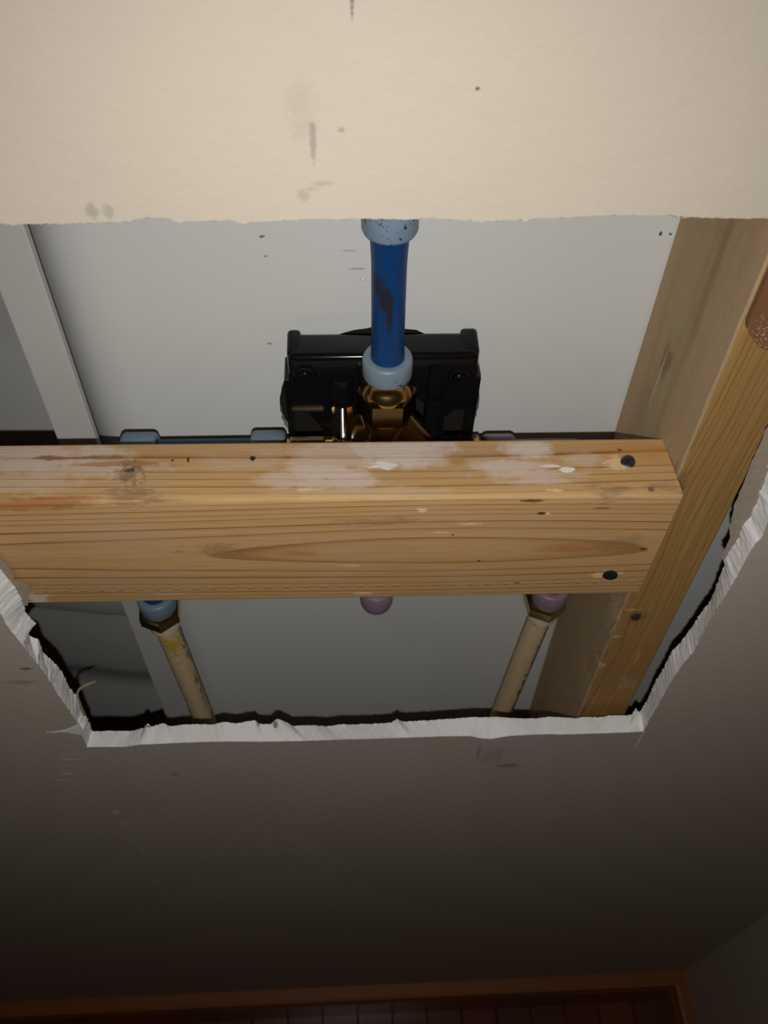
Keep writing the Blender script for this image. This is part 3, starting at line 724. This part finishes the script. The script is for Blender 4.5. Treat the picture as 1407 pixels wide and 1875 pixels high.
for x, z in ((-.0173, 1.3145), (.0631, 1.3118)):
    part('screw_boss', M['black'], plate, 40, shapes=[(add_lathe, (x, .0800, z), (0, -1, 0), [(.0062, -.001), (.0060, .0005), (.0052, .0014), (.0040, .0015), (.0030, .0008)], 24)])
    s_ = part('mounting_screw', M['black'], plate, 40, shapes=[(add_lathe, (x, .0795, z), (0, -1, 0), [(.0032, 0), (.0032, .0018), (.0024, .0026), (.0014, .0026), (.0012, .0010)], 20)])
# brass
HX, HY = .0247, .0700
PZ = 1.2660          # height of the valve's side ports
hexR = .0156
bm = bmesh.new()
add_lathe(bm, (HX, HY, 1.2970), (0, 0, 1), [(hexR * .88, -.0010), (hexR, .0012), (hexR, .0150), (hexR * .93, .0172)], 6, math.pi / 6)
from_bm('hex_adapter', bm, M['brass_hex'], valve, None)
bm = bmesh.new()
add_lathe(bm, (HX, HY, 1.2767), (0, 0, 1), [(.0105, 0), (.0105, .0080), (.0118, .0110), (.0134, .0170), (.0136, .0205)], 40)
add_lathe(bm, (HX, HY, 1.3122), (0, 0, 1), [(.0138, .0), (.0136, .0022), (.0118, .0055), (.0108, .0068), (.0105, .0110)], 40)
from_bm('adapter_collar', bm, M['brass'], valve, 35)
bm = bmesh.new()
add_lathe(bm, (HX, .0580, PZ), (0, 1, 0), [(.014, .003), (.0185, .006), (.0185, .030), (.0200, .034), (.0200, .046)], 40)
add_lathe(bm, (HX, HY, 1.2188), (0, 0, 1), [(.0105, 0), (.0120, .004), (.0120, .058), (.0105, .062)], 32)
add_lathe(bm, (-.0330, HY, PZ), (1, 0, 0), [(.0080, 0), (.0085, .002), (.0085, .030), (.0060, .033), (.0060, .090), (.0080, .093), (.0080, .110)], 32)
add_tube(bm, [(.0300, .0700, 1.2940), (.0445, .0760, 1.2645)], [.0085, .0110], 24)
from_bm('brass_body', bm, M['brass'], valve, 35)
part('stop_block', M['brass_dark'], valve, None, shapes=[(add_box, -.0268, -.0078, .0665, .0712, 1.2600, 1.2780, .0010, 2)])
part('stop_block', M['black'], valve, None, shapes=[(add_box, .0555, .0735, .0665, .0712, 1.2600, 1.2770, .0010, 2)])
part('guide_strip', M['brass'], valve, None, shapes=[(add_box, .0040, .0082, .0870, .0890, 1.2200, 1.2960, .0004, 1)])
part('guide_strip', M['chrome'], valve, None, shapes=[(add_box, -.0046, -.0012, .0870, .0890, 1.2200, 1.2960, .0004, 1)])
pr_ = []
z = 0.0
while z < .074:
    pr_ += [(.0022, z), (.00175, z + .0005)]; z += .0010
part('threaded_rod', M['chrome'], valve, 30, shapes=[(add_lathe, (.0020, .0825, 1.2200), (0, 0, 1), pr_, 20)])

# ------------------------------------------------------------------ plumbing
def sleeve(name, c, axis, r, ln, mat, parent, rin=None):
    e = min(.0022, ln * .2)
    return part(name, mat, parent, 50, shapes=[(add_lathe, c, axis, [((rin or .008), 0.0004), (r - e, 0), (r - e * .3, e * .3), (r, e), (r, ln - e), (r - e * .3, ln - e * .3), (r - e, ln), ((rin or .008), ln - .0004)], 40)])
# blue riser
riser = empty('riser_pipe', (HX, HY, 1.3214)); tag(riser, 'short vertical blue pipe rising from the brass hex fitting, black scuff on it', 'pipe')
bm = bmesh.new()
pts, rad = [], []
for k in range(41):
    z = 1.3244 + (1.4676 - 1.3244) * k / 40
    f = max(0, 1 - (z - 1.3244) / .024) ** 2 * .0016 + max(0, 1 - abs(z - 1.4148) / .030) ** 2 * .0022
    pts.append((HX - (z - 1.3244) * .018, HY, z)); rad.append(.0080 + f)
add_tube(bm, pts, rad, 36); from_bm('pipe', bm, M['blue'], riser, 60)
tag(sleeve('expansion_ring', (HX, HY, 1.3222), (-.018, 0, 1), .0126, .0130, M['ring_low'], riser), 'pale blue sleeve over the hex fitting')
tag(sleeve('expansion_ring', (HX - .0014, HY, 1.4052), (-.018, 0, 1), .0123, .0190, M['ring_up'], riser), 'pale blue sleeve at the upper cut edge')
# cold side: horizontal run, elbow, short drop
cold = empty('elbowed_pipe', (-.1259, HY, 1.1122)); tag(cold, 'blue pipe running left from the valve then turning down behind the board', 'pipe')
path = [(-.026, HY, PZ), (-.060, HY, PZ), (-.1016, HY, PZ)]
for k in range(1, 9):
    a = math.pi / 2 * k / 8
    path.append((-.1097 - .0165 * math.sin(a), HY, PZ - .0165 * (1 - math.cos(a))))
path += [(-.1265, HY, 1.20), (-.1265, HY, 1.1111)]
part('pipe', M['blue'], cold, 60, shapes=[(add_tube, path, .0080, 28)])
sleeve('expansion_ring', (-.0482, HY, PZ), (1, 0, 0), .0123, .0190, M['ring'], cold)
sleeve('expansion_ring', (-.1183, HY, PZ), (1, 0, 0), .0123, .0190, M['ring'], cold)
sleeve('expansion_ring', (-.1265, HY, 1.1101), (0, 0, 1), .0125, .0160, M['ring'], cold)
# hot side
hot = empty('elbowed_pipe', (.1449, HY, 1.1122)); tag(hot, 'violet-sleeved pipe running right from the valve and down behind the board', 'pipe')
hz = PZ - .0035
path = [(.074, HY, hz), (.10, HY, hz), (.122, HY, hz)]
for k in range(1, 9):
    a = math.pi / 2 * k / 8
    path.append((.1282 + .0165 * math.sin(a), HY, hz - .0165 * (1 - math.cos(a))))
path += [(.1449, HY, 1.20), (.1449, HY, 1.1111)]
part('pipe', M['violet_pipe'], hot, 60, shapes=[(add_tube, path, .0078, 28)])
sleeve('expansion_ring', (.0797, HY, hz), (1, 0, 0), .0110, .0180, M['purple'], hot)
sleeve('expansion_ring', (.1449, HY, 1.1091), (0, 0, 1), .0123, .0170, M['purple'], hot)
# capped lower outlet
capd = empty('capped_outlet', (.0234, HY, 1.1071)); tag(capd, 'violet capped stub hanging below the middle of the board', 'pipe cap')
part('stub', M['violet_pipe'], capd, 60, shapes=[(add_tube, [(.0234, HY, 1.2198), (.0234, HY, 1.1203)], .0078, 24)])
part('cap', M['purple'], capd, 60, shapes=[(add_lathe, (.0234, HY, 1.1071), (0, 0, 1), [(.0001, -.0010), (.0050, -.0004), (.0086, .0010), (.0106, .0034), (.0114, .0068), (.0114, .0210), (.0104, .0220)], 36)])
# cream drops
def drop(x0, x1, label, hexz, twist):
    z1 = 1.62 - .6897
    dirx = (x1 - x0) / (1.0857 - z1)
    e = empty('supply_pipe', (x0 + dirx * 1.0857, HY, 0.0)); tag(e, label, 'pipe', 'cream supply pipes')
    part('pipe', M['cream'], e, 60, shapes=[(add_tube, [(x0, HY, 1.0918), (x1, HY, z1), (x1 + dirx * .5, HY, z1 - .5), (x0 + dirx * 1.0857, HY, 0.001)], .0084, 28)])
    part('collar', M['collar'], e, 40, shapes=[(add_lathe, (x0, HY, hexz - .011), (-dirx, 0, 1), [(.0090, -.001), (.0108, 0), (.0112, .003), (.0116, .012)], 28)])
    part('hex_adapter', M['brass'], e, None, shapes=[(add_lathe, (x0 - .0008, HY, hexz), (0, 0, 1), [(.0142, -.0004), (.0152, .0010), (.0152, .0095), (.0140, .0110)], 6, twist)])
drop(-.1259, -.1194, 'cream pipe with yellow glue stain below the blue sleeve, left behind the board', 1.0995, .12)
drop(.1437, .1364, 'cream pipe with grimy edge below a violet sleeve, beside the right stud', 1.1000, .10)
